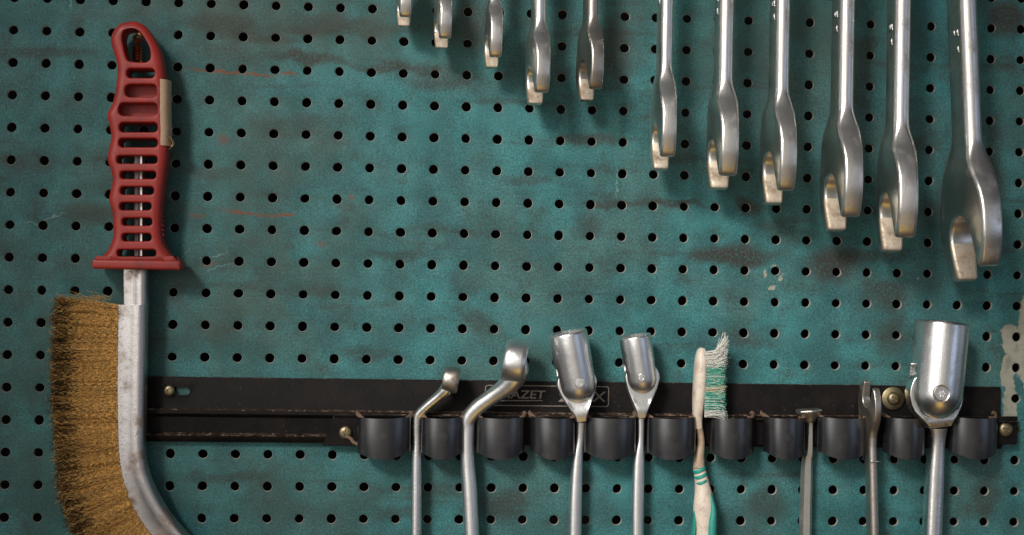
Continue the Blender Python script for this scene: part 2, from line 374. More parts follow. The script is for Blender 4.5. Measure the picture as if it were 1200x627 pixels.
def slab(bm, outline, holes, half, rfun, grid=0.004, rings=4, matfun=None, holer=0.0008):
    """solid plate in (a,b) plane with thickness along c, rounded rims.
    half(a,b)=half thickness, rfun(a,b)=rim radius.  vertex = (c, a, b) -> returns list of verts to be mapped by caller"""
    def prep(p, ccw):
        p = [Vector((q[0], q[1])) for q in p]
        if (area2(p) > 0) != ccw: p = p[::-1]
        return p
    loops = [(prep(outline, True), rfun)] + [(prep(h, False), (lambda a, b: holer)) for h in holes]
    pts2, edges2 = [], []
    sides = {1: [], -1: []}
    mid = []
    for poly, rf in loops:
        ringsv = []
        R = [rf(p.x, p.y) for p in poly]
        for j in range(rings+1):
            ph = j/rings*PI/2
            ins = inset(poly, [r*(1-math.cos(ph)) for r in R])
            ringsv.append((ins, ph))
        for s in (1, -1):
            vs_prev = None
            for j, (ins, ph) in enumerate(ringsv):
                row = []
                for i, q in enumerate(ins):
                    H = half(poly[i].x, poly[i].y); c = s*(H-R[i]*(1-math.sin(ph)))
                    row.append(bm.verts.new((c, q.x, q.y)))
                if vs_prev:
                    for i in range(len(row)):
                        k = (i+1) % len(row)
                        f = bm.faces.new((vs_prev[i], vs_prev[k], row[k], row[i]))
                        if matfun: f.material_index = matfun(poly[i].x, poly[i].y, True)
                else:
                    mid.append((s, row, poly))
                vs_prev = row
            sides[s].append((vs_prev, ringsv[-1][0]))
    for m in range(0, len(mid), 2):
        A, B, poly = mid[m][1], mid[m+1][1], mid[m][2]
        for i in range(len(A)):
            k = (i+1) % len(A)
            f = bm.faces.new((A[i], A[k], B[k], B[i]))
            if matfun: f.material_index = matfun(poly[i].x, poly[i].y, True)
    # caps
    base = sides[1]
    for row, ins in base:
        o = len(pts2)
        pts2 += [q.copy() for q in ins]
        edges2 += [(o+i, o+(i+1) % len(ins)) for i in range(len(ins))]
    nb = len(pts2)
    xs = [p.x for p in base[0][1]]; ys = [p.y for p in base[0][1]]
    def inside(x, y, poly):
        c = False
        for i in range(len(poly)):
            a, b = poly[i-1], poly[i]
            if (a.y > y) != (b.y > y) and x < (b.x-a.x)*(y-a.y)/(b.y-a.y)+a.x: c = not c
        return c
    y = min(ys)+grid/2
    while y < max(ys):
        x = min(xs)+grid/2
        while x < max(xs):
            if inside(x, y, base[0][1]) and not any(inside(x, y, h[1]) for h in base[1:]):
                if min((Vector((x, y))-q).length for q in pts2[:nb]) > grid*0.45: pts2.append(Vector((x, y)))
            x += grid
        y += grid
    res = delaunay_2d_cdt(pts2, edges2, [], 1, 1e-7)
    vo, fo, orig = res[0], res[2], res[3]
    for s in (1, -1):
        flat = [v for row, ins in sides[s] for v in row]
        vm = {}
        for i, src in enumerate(orig):
            src = [q for q in src if q < nb]
            if src: vm[i] = flat[src[0]]
            else: vm[i] = bm.verts.new((s*half(vo[i].x, vo[i].y), vo[i].x, vo[i].y))
        for f in fo:
            cx = sum(vo[i].x for i in f)/3; cy = sum(vo[i].y for i in f)/3
            if not inside(cx, cy, base[0][1]): continue
            if any(inside(cx, cy, h[1]) for h in base[1:]): continue
            try:
                nf = bm.faces.new([vm[i] for i in f])
                if matfun: nf.material_index = matfun(cx, cy, False)
            except ValueError: pass
def smooth(x, a, b):
    t = max(0, min(1, (x-a)/(b-a))); return t*t*(3-2*t)

# ------------------------------------------------------------------ setting
bm = bmesh.new(); box(bm, -0.6, 1.3, 0.05, 0.07, -0.9, 0.6)
tag(obj('wall', bm, M_WALL, smooth=False), kind='structure')

def pegboard():
    bm = bmesh.new(); p = 0.02; R = 0.0029; n = 24
    def col(i):  # x of a column
        return i*p
    for c in range(-3, 38):
        for r in range(-5, 20):
            cx, cz = c*p, -r*p
            rows = []
            sq = []
            for k in range(n):
                th = 2*PI*k/n+PI/4; m = max(abs(math.cos(th)), abs(math.sin(th)))
                # project to the square with even spacing
                side, t = divmod(k, n//4); t = t/(n//4)
                corners = [(1, 1), (-1, 1), (-1, -1), (1, -1)]
                a, b = corners[side], corners[(side+1) % 4]
                sq.append((cx+(a[0]+(b[0]-a[0])*t)*p/2, 0, cz+(a[1]+(b[1]-a[1])*t)*p/2))
            rows.append([bm.verts.new(v) for v in sq])
            jr = R*random.uniform(0.95, 1.04); ph0 = random.uniform(0, 6); el = random.uniform(0, 0.05)
            for rr, y in ((jr*1.22, 0.0), (jr*1.07, 0.0001), (jr, 0.0006), (jr, 0.0022)):
                rows.append([bm.verts.new((cx+rr*(1+el*math.cos(2*(2*PI*k/n-ph0)))*math.cos(2*PI*k/n+PI/4), y, cz+rr*(1+el*math.cos(2*(2*PI*k/n-ph0)))*math.sin(2*PI*k/n+PI/4))) for k in range(n)])
            for j in range(len(rows)-1):
                for k in range(n):
                    f = bm.faces.new((rows[j][k], rows[j][(k+1) % n], rows[j+1][(k+1) % n], rows[j+1][k]))
                    f.material_index = 1 if j >= 2 else 0
    bmesh.ops.remove_doubles(bm, verts=bm.verts[:], dist=1e-5)
    o = obj('pegboard', bm, [M_BOARD, M_HOLE])
    tag(o, 'worn teal perforated metal pegboard with stained, chipped paint behind all the tools', 'pegboard')
pegboard()

# ------------------------------------------------------------------ open-end wrenches
def wrench_mesh(Wd, t, L, ws, ts, tip=1.0):
    """local: X thickness, -Y out of the board, -Z down; origin at the centre of the jaw"""
    A = math.radians(15)
    def hd(b, a):   # head frame (b to the front, a along the opening) -> (u, v) v down
        b *= Wd; a *= Wd
        return (b*math.cos(A)+a*math.sin(A), -b*math.sin(A)+a*math.cos(A))
    g = 0.225
    back = catmull([(-ws/2, -L), (-ws/2, -L*0.75), (-ws/2, -1.9*Wd), (-ws/2, -1.4*Wd), (-ws/2, -1.10*Wd), (-0.212*Wd, -0.93*Wd), (-0.230*Wd, -0.78*Wd), (-0.290*Wd, -0.62*Wd), (-0.395*Wd, -0.43*Wd), (-0.478*Wd, -0.22*Wd), (-0.512*Wd, -0.02*Wd), (-0.488*Wd, 0.20*Wd), hd(-0.485, 0.28), hd(-0.42, 0.44)], 7)
    tipb = catmull([hd(-0.42, 0.44), hd(-0.395, 0.50), hd(-0.34, 0.53), hd(-0.27, 0.535), hd(-g-0.012, 0.528), hd(-g, 0.50)], 4)
    inner = catmull([hd(-g, 0.50), hd(-g, 0.35), hd(-g, 0.21), hd(-g*0.95, 0.11), hd(-g*0.72, 0.01), hd(-g*0.36, -0.05), hd(0, -0.065), hd(g*0.36, -0.05), hd(g*0.72, 0.01), hd(g*0.95, 0.11), hd(g, 0.21), hd(g, 0.35), hd(g, 0.495)], 5)
    tipf = catmull([hd(g, 0.495), hd(g+0.010, 0.520), hd(0.255, 0.522), hd(0.295, 0.505), hd(0.335, 0.468), hd(0.375, 0.410)], 4)
    front = catmull([hd(0.375, 0.410), (0.510*Wd, 0.13*Wd), (0.517*Wd, -0.05*Wd), (0.495*Wd, -0.22*Wd), (0.435*Wd, -0.38*Wd), (0.345*Wd, -0.52*Wd), (0.262*Wd, -0.65*Wd), (0.222*Wd, -0.79*Wd), (0.211*Wd, -0.93*Wd), (ws/2, -1.1*Wd), (ws/2, -1.4*Wd), (ws/2, -1.9*Wd), (ws/2, -L*0.75), (ws/2, -L)], 7)
    poly = back[:-1]+tipb[:-1]+inner[:-1]+tipf[:-1]+front
    poly = [Vector((q[0], -q[1])) for q in poly]    # (u, z)
    def half(u, z):
        k = smooth(-z, -0.86*Wd, -0.56*Wd)
        return ts/2+(t/2-ts/2)*k-t*0.12*k*min(1, ((u/(0.5*Wd))**2+(max(0, -z)/(0.55*Wd))**2))
    def rf(u, z):
        k = smooth(-z, -0.95*Wd, -0.5*Wd)
        return (ts*0.46)*(1-k)+t*0.13*k
    def mat(u, z, rim):
        if not rim: return 0
        # inner faces of the jaw
        v = -z; b = (u*math.cos(A)-v*math.sin(A))/Wd; a = (u*math.sin(A)+v*math.cos(A))/Wd
        return 1 if abs(b) < g*1.10 and a > 0.15 else 0
    bm = bmesh.new()
    slab(bm, poly, [], half, rf, grid=Wd*0.085, matfun=mat)
    for v in bm.verts: v.co = Vector((v.co.x, -v.co.y, v.co.z))
    return bm
def open_wrench(name, label, px, py, h, Wd, t, L, twist, lean, flip=False, mat=None, group=None, fr=0.42, tr=0.66, nod=0.0, marks=True):
    """px,py: where the centre of the jaw shows"""
    loc = P(px, py, h)
    Rm = Matrix.Rotation(lean, 4, 'Y') @ Matrix.Rotation(twist, 4, 'Z') @ Matrix.Rotation(nod, 4, 'X')
    if flip: Rm = Rm @ Matrix.Rotation(PI, 4, 'Y')
    ws, ts = Wd*fr, t*tr
    root = thing(name, label, 'wrench', loc, group, rot=Rm.to_euler())
    o = obj('wrench_body', wrench_mesh(Wd, t, L, ws, ts), [mat or M_STEEL, M_DARKST if mat == M_DARKST else M_JAW], root)
    if marks:   # raised size figures on the flat left side of the shaft
        b2 = bmesh.new(); s = -1
        x = -ts/2
        hh = ws*0.34
        for q, zz in ((0, 1.75), (1, 1.92)):
            z0 = Wd*zz
            box(b2, x-0.0006, x+0.0004, -hh*0.75, hh*0.1, z0, z0+0.0013)
            box(b2, x-0.0006, x+0.0004, -hh*0.75+0.001, -hh*0.75+0.0026, z0+0.0013, z0+0.0042)
            if q: box(b2, x-0.0005, x+0.0005, -hh*0.1, hh*0.1, z0+0.0014, z0+0.0042)
        bevel(b2, 0.0003, 1)
        obj('size_mark', b2, M_CHROME, root)
    return root
G1 = 'open-end wrenches hanging in the top row'
D = math.radians
# label, jaw-centre px, h, Wd, t, twist, lean
WR = [
 ('small open-end wrench hanging farthest left in the top row, only its jaw tips showing', 474, 2, 0.024, 0.0250, 0.0092, D(3), 0),
 ('small open-end wrench second from the left in the top row, jaw only', 519, 25, 0.025, 0.0275, 0.0098, D(6), 0),
 ('small open-end wrench third from the left in the top row, straight pale jaw', 578, 45, 0.027, 0.0300, 0.0098, D(4), 0),
 ('open-end wrench with slim neck and satin jaw, fourth from left in the top row', 630, 82, 0.030, 0.0350, 0.0118, D(6), 0),
 ('brown stained open-end wrench just left of the wide gap in the top row', 691, 78, 0.030, 0.0350, 0.0108, D(9), 0),
 ('shiny open-end wrench hanging just right of the wide gap in the top row', 777, 150, 0.034, 0.0430, 0.0122, D(0), 0),
 ('shiny open-end wrench above the toothbrush, fifth from the right end of the top row', 846, 170, 0.036, 0.0455, 0.0148, D(0), 0),
 ('open-end wrench fourth from the right end of the top row, jaw at mid height', 911, 185, 0.038, 0.0480, 0.0140, D(2), 0),
 ('long open-end wrench third from the right end of the top row', 985, 212, 0.040, 0.0520, 0.0158, D(1), 0),
 ('long open-end wrench next to the largest one, jaw mouth showing tan inside', 1050, 234, 0.042, 0.0540, 0.0165, D(-3), 0),
 ('largest open-end wrench, hanging farthest right in the top row with wide jaws', 1137, 262, 0.044, 0.0600, 0.0178, D(4), D(3.2)),
]
for i, (lab, x, y, h, Wd, t, tw, ln) in enumerate(WR):
    open_wrench('open_end_wrench', lab, x, y, h, Wd, t, Wd*2.2+y*PX+0.05, tw, -ln, mat=M_OLD if i in (4,) else M_STEEL, group=G1, marks=i > 4)

# ------------------------------------------------------------------ rail with spring clips
RZ0, RZ1 = P(150, 440.5).z, P(1171, 453).z
def rail_z(x): # world z of the rail's top edge at world x
    xa, xb = P(150, 440.5).x, P(1171, 453).x
    return RZ0+(RZ1-RZ0)*(x-xa)/(xb-xa)
RT = math.atan2(RZ1-RZ0, P(1171, 453).x-P(150, 440.5).x)
rail_o = P(150, 440.5)
rail = thing('tool_rail', 'long black metal rail screwed across the lower pegboard, carrying the clips and printed lettering', 'tool rail', rail_o, rot=(0, -RT, 0))
def RL(px, py, h=0.0):   # local rail coordinates of a point seen at px, py
    p = P(px, py, h)-rail_o
    c, s = math.cos(RT), math.sin(RT)
    return Vector((p.x*c+p.z*s, p.y, -p.x*s+p.z*c))
LEN = RL(1171, 453).x
bm = bmesh.new()
prof = [(0.0003, 0.0), (0.0022, -0.0002), (0.0026, -0.0008), (0.0026, -0.0185), (0.0030, -0.0194), (0.0058, -0.0196), (0.0066, -0.0202), (0.0068, -0.0222), (0.0062, -0.0232), (0.0036, -0.0245), (0.0034, -0.0343),
        (0.0040, -0.0349), (0.0070, -0.0352), (0.0076, -0.0357), (0.0072, -0.0376), (0.0050, -0.0398), (0.0003, -0.0400)]
nx = 60; rows = []
for i in range(nx+1):
    x = LEN*i/nx
    rows.append([bm.verts.new((x, -h+(noise.noise(Vector((x*30, z*90, 3)))*0.00012), z+noise.noise(Vector((x*25, 0, 1)))*0.0002)) for h, z in prof])
for i in range(nx):
    for k in range(len(prof)-1):
        bm.faces.new((rows[i][k], rows[i+1][k], rows[i+1][k+1], rows[i][k+1]))
    bm.faces.new((rows[i][-1], rows[i+1][-1], rows[i+1][0], rows[i][0]))
bm.faces.new(rows[0]); bm.faces.new(rows[-1][::-1])
rb = obj('rail_strip', bm, M_RAIL, rail)
# elongated slot left of centre
cut = bmesh.new()
a, b = RL(197, 458, 0.002), RL(218, 458, 0.002)
n = 16; loop = [(b.x+0.0024*math.cos(-PI/2+PI*k/n), a.z+0.0024*math.sin(-PI/2+PI*k/n)) for k in range(n+1)]+[(a.x+0.0024*math.cos(PI/2+PI*k/n), a.z+0.0024*math.sin(PI/2+PI*k/n)) for k in range(n+1)]
va = [cut.verts.new((x, -0.01, z)) for x, z in loop]; vb = [cut.verts.new((x, 0.01, z)) for x, z in loop]
cut.faces.new(va); cut.faces.new(vb[::-1])
for k in range(len(va)): cut.faces.new((va[k], va[k-1], vb[k-1], vb[k]))
m_keep = rail.matrix_world.copy()
boolean(rb, cut)

def screw_head(parent, loc, r, name='screw', washer=0, mat=None, kind='cross', spin=0.3):
    mat = mat or M_ZINC
    bm = bmesh.new()
    lathe(bm, [(r, 0), (r*1.0, r*0.12), (r*0.92, r*0.32), (r*0.7, r*0.48), (r*0.35, r*0.56), (0, r*0.58)], axis=Vector((0, -1, 0)), seg=28)
    lathe(bm, [(0, 0), (r, 0)], axis=Vector((0, -1, 0)), seg=28)
    bmesh.ops.remove_doubles(bm, verts=bm.verts[:], dist=1e-6)
    o = obj(name, bm, mat)
    cut = bmesh.new(); w = r*0.13; l = r*0.55; dpt = r*0.28
    if kind == 'cross':
        for a in (0, PI/2):
            b2 = bmesh.new(); box(b2, -l, l, -r, -dpt, -w, w); bmesh.ops.rotate(b2, verts=b2.verts[:], matrix=Matrix.Rotation(spin+a, 3, 'Y'))
            me = bpy.data.meshes.new('t'); b2.to_mesh(me); b2.free(); 
            if a == 0: boolean(o, bm_from(me))
            else: boolean(o, bm_from(me))
        cut.free()
    else:
        n = 6 if kind == 'hex' else 12
        rr = [(l*0.9 if (kind == 'hex' or k % 2 == 0) else l*0.62) for k in range(n)]
        va = [cut.verts.new((rr[k]*math.cos(2*PI*k/n+spin), -r, rr[k]*math.sin(2*PI*k/n+spin))) for k in range(n)]
        vb = [cut.verts.new((rr[k]*math.cos(2*PI*k/n+spin), -dpt*0.6, rr[k]*math.sin(2*PI*k/n+spin))) for k in range(n)]
        cut.faces.new(va); cut.faces.new(vb[::-1])
        for k in range(n): cut.faces.new((va[k], va[k-1], vb[k-1], vb[k]))
        boolean(o, cut)
    o.parent = parent; o.location = loc
    if washer:
        bm = bmesh.new(); lathe(bm, [(0, 0), (washer, 0), (washer*1.0, 0.0010), (washer*0.93, 0.0014), (0, 0.0014)], axis=Vector((0, -1, 0)), seg=36)
        ws = obj('washer', bm, mat, o, loc=(0, 0.0014, 0))
    return o
def bm_from(me):
    b = bmesh.new(); b.from_mesh(me); return b
screw_head(rail, RL(198.5, 457.5, 0.004)+Vector((0, 0, 0)), 0.0034, mat=M_ZINC, kind='hex')
screw_head(rail, RL(1047, 467, 0.0045), 0.0042, washer=0.0074, spin=0.7)

# clip bar behind the clips
bm = bmesh.new()
q = [RL(391, 485.5, 0.0085), RL(1193, 488, 0.0085), RL(1192, 521, 0.0085), RL(378, 522.5, 0.0085)]
f_ = [bm.verts.new((v.x, -0.0085, v.z)) for v in q]; b_ = [bm.verts.new((v.x, -0.0070, v.z)) for v in q]
bm.faces.new(f_); bm.faces.new(b_[::-1])
for k in range(4): bm.faces.new((f_[k], f_[k-1], b_[k-1], b_[k]))
bevel(bm, 0.0004, 1)
bar = obj('clip_bar', bm, M_RAIL, rail)
# folded top lip of the clip bar, uneven and dusty
bm = bmesh.new()
x = q[0].x; 
while x < q[1].x-0.004:
    w = random.uniform(0.010, 0.03); x1 = min(x+w, q[1].x)
    box(bm, x, x1-0.0003, -0.0105-random.uniform(0, .0006), -0.0072, q[0].z-0.0010, q[0].z+random.uniform(0.0001, 0.0007))
    x = x1
bevel(bm, 0.0002, 1)
obj('lip', bm, M_RAIL, bar, smooth=False)
screw_head(rail, RL(405, 506.5, 0.0087), 0.0042, spin=0.1)
screw_head(rail, RL(1178, 503, 0.0087), 0.0047, spin=0.35)

CL = [(418, 482), (493, 544.5), (557.5, 615.5), (621, 674), (684, 745.5), (757.5, 815.5), (831, 884), (894, 944), (957, 1016), (1035, 1084), (1112, 1169)]
def clip(x0, x1):
    tw = random.uniform(-0.0010, 0.0010); dp = random.uniform(-0.0012, 0.0012); sk = random.uniform(-0.0009, 0.0009)
    H0, H1 = 0.0085, 0.0255+dp
    c0 = RL(x0, 512, 0.016); c1 = RL(x1, 512, 0.016)
    cx = (c0.x+c1.x)/2; a = (c1.x-c0.x)/2-0.0002
    zt = RL((x0+x1)/2, 489, 0.02).z; zb = RL((x0+x1)/2, 530, 0.02).z
    n = 30; th = 0.0013
    def sec(k, off):
        s = -1+2*k/n   # -1..1
        ang = PI/2*s*1.30
        e = 2.0
        cs, sn = math.cos(ang), math.sin(ang)
        xx = math.copysign(abs(sn)**(2/e), sn)*(a-off)
        hh = 0.0150+math.copysign(abs(cs)**(2/e), cs)*((H1-0.0150) if cs > 0 else 0.0105)-(off if cs > 0 else 0)
        hh = max(hh, 0.0072)
        if cs < 0: xx *= 1-0.10*abs(cs)
        return xx, hh
    bm = bmesh.new(); nz = 6; V = {}
    for side, off in ((0, 0), (1, th)):
        for k in range(n+1):
            xx, hh = sec(k, off)
            fr = max(0, min(1, (hh-0.010)/0.014)); cc = 1-(xx/a)**2
            bot = zb-0.0042*max(0, cc)*fr
            top = zt+sk*0.5*xx/a-0.0006*max(0, cc)*fr; bot += sk*xx/a
            for j in range(nz+1):
                V[side, k, j] = bm.verts.new((cx+xx, -hh-(tw*xx/a+0.0006*math.sin(j/nz*PI)-0.0006)*fr, top+(bot-top)*j/nz))
    for k in range(n):
        for j in range(nz):
            bm.faces.new((V[0, k, j], V[0, k+1, j], V[0, k+1, j+1], V[0, k, j+1]))
            bm.faces.new((V[1, k, j], V[1, k, j+1], V[1, k+1, j+1], V[1, k+1, j])).material_index = 1
        for j in (0, nz):
            bm.faces.new((V[0, k, j], V[1, k, j], V[1, k+1, j], V[0, k+1, j])).material_index = 0 if 6 < k < n-7 else 1
    for k in (0, n):
        for j in range(nz): bm.faces.new((V[0, k, j], V[1, k, j], V[1, k, j+1], V[0, k, j+1])).material_index = 1
    o = obj('spring_clip', bm, [M_BLACKC, M_RUST], rail)
    # curled rusty ears where the strip folds back at the top
    for s in (-1, 1):
        bm = bmesh.new()
        pts = [Vector((cx+s*a*0.80, -0.019, zt-0.0012)), Vector((cx+s*a*0.93, -0.016, zt+0.0004)), Vector((cx+s*a*1.0, -0.012, zt+0.0016)), Vector((cx+s*a*0.96, -0.009, zt+0.0022))]
        pts = catmull(pts, 4); sweep(bm, pts, [(0.0013, 0.0006)]*len(pts), seg=8)
        obj('ear', bm, M_RUST, o)
    bm = bmesh.new(); r = 0.0028
    lathe(bm, [(r, -0.0005), (r, 0.0001), (r*0.8, 0.00018), (0, 0.0002)], axis=Vector((0, -1, 0)), seg=24)
    obj('rivet', bm, M_BLACKC, o, loc=(cx+a*0.02, -H1-0.0001, (zt+zb)/2-0.0012))
for x0, x1 in CL: clip(x0, x1)
# rusty scrap of wire by the first clip
bm = bmesh.new(); pts = catmull([RL(405, 511, .012), RL(411, 514, .014), RL(414, 518, .015), RL(420, 521, .016)], 5)
sweep(bm, pts, [(0.0011, 0.0011)]*len(pts), seg=8); obj('bent_tab', bm, M_RUST, rail)

# lettering printed on the rail
def text(body, px, py, size, shear, parent, name, sx=1.0):
    cu = bpy.data.curves.new(name, 'FONT'); cu.body = body; cu.size = size; cu.shear = shear; cu.extrude = 0.00006; cu.offset = 0.00010
    t = bpy.data.objects.new(name, cu); COL.objects.link(t)
    bpy.context.view_layer.update()
    me = bpy.data.meshes.new_from_object(t.evaluated_get(bpy.context.evaluated_depsgraph_get()))
    bpy.data.objects.remove(t)
    for v in me.vertices: v.co = Vector((v.co.x*sx, -v.co.z, v.co.y))
    me.materials.clear(); me.materials.append(M_INK)
    o = bpy.data.objects.new(name, me); COL.objects.link(o); o.parent = parent
    p = RL(px, py, 0.0029); o.location = (p.x, -0.0028, p.z)
    return o
text('HAZET', 586, 466.5, 0.0072, 0.12, rail, 'lettering', 1.24)
text('2', 654, 470.5, 0.0078, 0.1, rail, 'lettering', 1.25)
text('X', 694.5, 470.5, 0.0090, 0.05, rail, 'lettering', 1.25)
bm = bmesh.new()
def strip(bm, pts, w):
    n = len(pts); L = []; R_ = []
    for i, p in enumerate(pts):
        t = (pts[min(i+1, n-1)]-pts[max(i-1, 0)]).normalized(); nn = Vector((-t.z, 0, t.x))
        L.append(bm.verts.new(p+nn*w/2)); R_.append(bm.verts.new(p-nn*w/2))
    for i in range(n-1): bm.faces.new((L[i], L[i+1], R_[i+1], R_[i]))
y0 = -0.00275
p00, p11 = RL(569, 451.5, 0.0028), RL(713, 476.5, 0.0028)
cr = 0.0016; fr = []
for (cx, cz, a0) in ((p11.x-cr, p00.z-cr, 90), (p11.x-cr, p11.z+cr, 0), (p00.x+cr, p11.z+cr, -90), (p00.x+cr, p00.z-cr, -180)):
    for k in range(7):
        a = math.radians(a0-15*k); fr.append(Vector((cx+cr*math.cos(a), y0, cz+cr*math.sin(a))))
fr.append(fr[0].copy())
strip(bm, fr, 0.00055)
u0, u1 = RL(582, 469.5, .0028), RL(636, 469.5, .0028)
strip(bm, [Vector((u0.x, y0, u0.z)), Vector((u1.x, y0, u1.z))], 0.0006)
obj('printed_frame', bm, M_INK, rail, smooth=False)

# ------------------------------------------------------------------ helpers for tools in the rail
def tool_root(name, label, cat, px, py, h, group=None):
    r = thing(name, label, cat, P(px, py, h), group); return r
def LP(root, px, py, h): return P(px, py, h)-Vector(root.location)
def px2m(h): return (0.9669-h)/FPX*1.005

# ring wrenches
def ring_wrench(label, path, ring, mat, ringmat, group):
    """path: (px, py, h, width_px, depth_px); ring: (px, py, h, radius_px, thick_px, tilt)"""
    root = tool_root('ring_wrench', label, 'wrench', path[0][0], path[0][1], path[0][2], group)
    pts = catmull([LP(root, a[0], a[1], a[2]) for a in path], 7)
    rr = catmull([(a[3]*px2m(a[2])/2, a[4]*px2m(a[2])/2, 0) for a in path], 7)
    bm = bmesh.new(); sweep(bm, pts, [(r.x, r.y) for r in rr], seg=28, sup=2.4)
    obj('handle', bm, mat, root)
    x, y, h, R, T, tilt = ring; s = px2m(h); R *= s; T *= s
    bm = bmesh.new(); seg = 72
    e = T*0.18
    prof = [(R*0.66, -T/2+e*0.6), (R*0.72, -T/2), (R*0.90, -T/2), (R*0.975, -T/2+e*0.5), (R, -T/2+e*1.4), (R*1.015, 0), (R, T/2-e*1.4), (R*0.975, T/2-e*0.5), (R*0.90, T/2), (R*0.72, T/2), (R*0.66, T/2-e*0.6), (R*0.66, -T/2+e*0.6)]
    def rf(j, th, r):
        if j in (0, 10, 11): return r*(1+0.055*abs(((th*12/(2*PI)) % 1)*2-1))
        return r
    lathe(bm, prof, axis=Vector((1, 0, 0)), seg=seg, rfun=rf)
    bmesh.ops.remove_doubles(bm, verts=bm.verts[:], dist=1e-6)
    bmesh.ops.rotate(bm, verts=bm.verts[:], matrix=Matrix.Rotation(tilt, 3, 'Y') @ Matrix.Rotation(D(-6), 3, 'Z'))
    obj('ring_end', bm, ringmat, root, loc=LP(root, x, y, h))
G2 = 'offset ring wrenches in the clips'
ring_wrench('small offset ring wrench with a dark tarnished ring end, leftmost in the clips',
    [(487, 720, .011, 13, 15), (488, 560, .011, 12.5, 15), (488.5, 520, .011, 12, 15), (488.5, 497, .012, 12, 14), (491, 486, .013, 12.5, 13), (501, 475.5, .015, 12, 13), (514, 464.5, .017, 12.5, 14), (522, 457, .018, 15, 17), (527, 449, .018, 16.5, 20), (528, 440, .018, 15, 20)],
    (528.5, 445, .018, 15.5, 17.5, D(8)), M_CHROME, M_OLD, G2)
ring_wrench('larger offset ring wrench with bright cranked neck and chipped ring end',
    [(556, 720, .012, 18, 22), (551, 590, .012, 18, 21), (548, 540, .012, 17, 20), (548, 505, .013, 17, 19), (549, 491, .014, 18, 18), (559, 478, .016, 18.5, 18), (577, 464.5, .019, 18.5, 19), (593, 453, .021, 22, 26), (602, 443, .022, 26, 32), (606, 432, .022, 27, 34), (605, 420, .022, 22, 30)],
    (603.5, 424, .0225, 26, 26, D(8)), M_SATIN, M_SATIN, G2)

